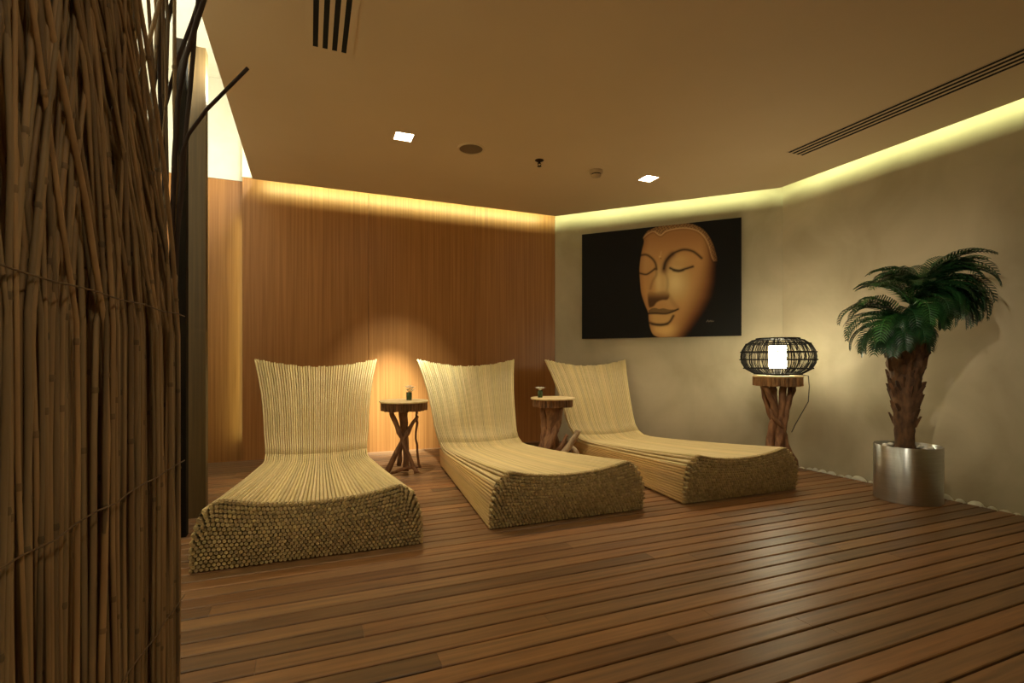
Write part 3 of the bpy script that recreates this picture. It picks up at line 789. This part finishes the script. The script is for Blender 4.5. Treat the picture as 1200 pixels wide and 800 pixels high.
# ------------------------------------------------------------------ lights
def aim(o, target):
    o.rotation_euler = (Vector(target) - o.location).to_track_quat('-Z', 'Y').to_euler()
def spot(name, loc, target, power, cone, blend, col, size=.04):
    l = bpy.data.lights.new(name, 'SPOT'); l.energy = power; l.color = col; l.spot_size = math.radians(cone); l.spot_blend = blend; l.shadow_soft_size = size
    o = bpy.data.objects.new(name, l); C.objects.link(o); o.location = loc; aim(o, target); return o
WARM = (1.0, .86, .60)
spot('spot_left', (.695, 4.02, 2.785), (.85, 4.15, 0), 118, 92, .8, WARM)
spot('spot_left_accent', (.695, 4.06, 2.785), (.86, 5.72, .44), 1500, 22, 1.0, (.92, 1.0, .82))
spot('spot_left_accent_wide', (.695, 4.06, 2.785), (.95, 5.72, .34), 270, 41, 1.0, (.96, 1.0, .78))  # second nested cone at the same fixture, added to soften the accent's edge
spot('spot_right', (3.08, 4.037, 2.785), (2.8, 3.9, 0), 122, 88, .8, WARM)
spot('spot_near', (.95, .80, 2.785), (4.69, 3.02, 1.05), 175, 38, .9, (1.0, .88, .66), .03)
spot('spot_near_right', (2.55, 1.55, 2.785), (2.6, 2.0, 0), 22, 100, .9, WARM)
spot('spot_near_left', (.70, 1.55, 2.785), (.9, 2.0, 0), 16, 96, .9, WARM)
spot('fill_behind_camera', (.70, -.9, 2.785), (.3, .1, 0), 40, 110, .9, WARM)  # unseen lamp behind the camera, added to brighten the reeds

def cove(name, a, b, z, out, wpm, col, tilt=0.0, width=.03):
    a = Vector((*a, z)); b = Vector((*b, z)); X = (b - a).normalized(); Zl = -(Vector((*out, tilt)).normalized())
    Yl = Zl.cross(X).normalized()
    l = bpy.data.lights.new(name, 'AREA'); l.shape = 'RECTANGLE'; l.size = (b - a).length; l.size_y = width; l.energy = wpm*l.size; l.color = col
    o = bpy.data.objects.new(name, l); C.objects.link(o)
    o.matrix_world = Matrix((( X.x, Yl.x, Zl.x, (a.x + b.x)/2), (X.y, Yl.y, Zl.y, (a.y + b.y)/2), (X.z, Yl.z, Zl.z, z), (0, 0, 0, 1)))
    return o
LED = (.88, 1.0, .50)
cove('cove_right', (4.495, YB + .1), (4.475, 3.70), HC + .060, (1, 0), 3.2, LED)
cove('cove_back', (-.45, 5.472), (2.79, 5.472), HC + .060, (0, 1), 5.5, LED)
cove('cove_diagonal', (2.81, 5.45), (4.455, 3.73), HC + .060, (nrm.x, nrm.y), 3.8, LED)
cove('cove_left', (-.507, YB + .1), (-.507, 5.45), HC + .062, (-1, 0), 15, (1.0, .98, .78), tilt=.3)
o = cove('cove_reveal', (-.655, YW + .03), (-.655, YW + .031), 0, (-.75, 1), 1, LED)
l = o.data; l.size, l.size_y = .02, 1.5; l.energy = 1.6
o.matrix_world = Matrix.Translation((-.642, YW + .075, .85)) @ Matrix.Rotation(PI/2, 4, 'Z') @ Matrix.Rotation(PI/2, 4, 'X') @ Matrix.Identity(4)
aim(o, (-1.2, YW + .2, .85))
l.size, l.size_y = .02, 2.3; l.energy = 1.5
o.location = (-.642, YW + .065, 1.35); aim(o, (-1.2, YW + .17, 1.35))

w = bpy.data.worlds.new('dim_interior'); bpy.context.scene.world = w; w.use_nodes = True
w.node_tree.nodes['Background'].inputs['Color'].default_value = (.02, .016, .01, 1)

# ------------------------------------------------------------------ camera
cd = bpy.data.cameras.new('camera'); cam = bpy.data.objects.new('camera', cd); C.objects.link(cam)
cam.location = (0, 0, 1.0); cam.rotation_euler = (PI/2, 0, CAM_AZ)
cd.sensor_width = 36; cd.lens = 585/1200*36; cd.shift_y = 24/1200; cd.clip_start = .02
sc = bpy.context.scene; sc.camera = cam
sc.view_settings.view_transform = 'Standard'; sc.view_settings.look = 'None'; sc.view_settings.gamma = 1
sc.view_settings.use_curve_mapping = False
sc.view_settings.exposure = 0.2
sc.cycles.use_denoising = True
sc.cycles.max_bounces = 8
sc.cycles.sample_clamp_indirect = 4
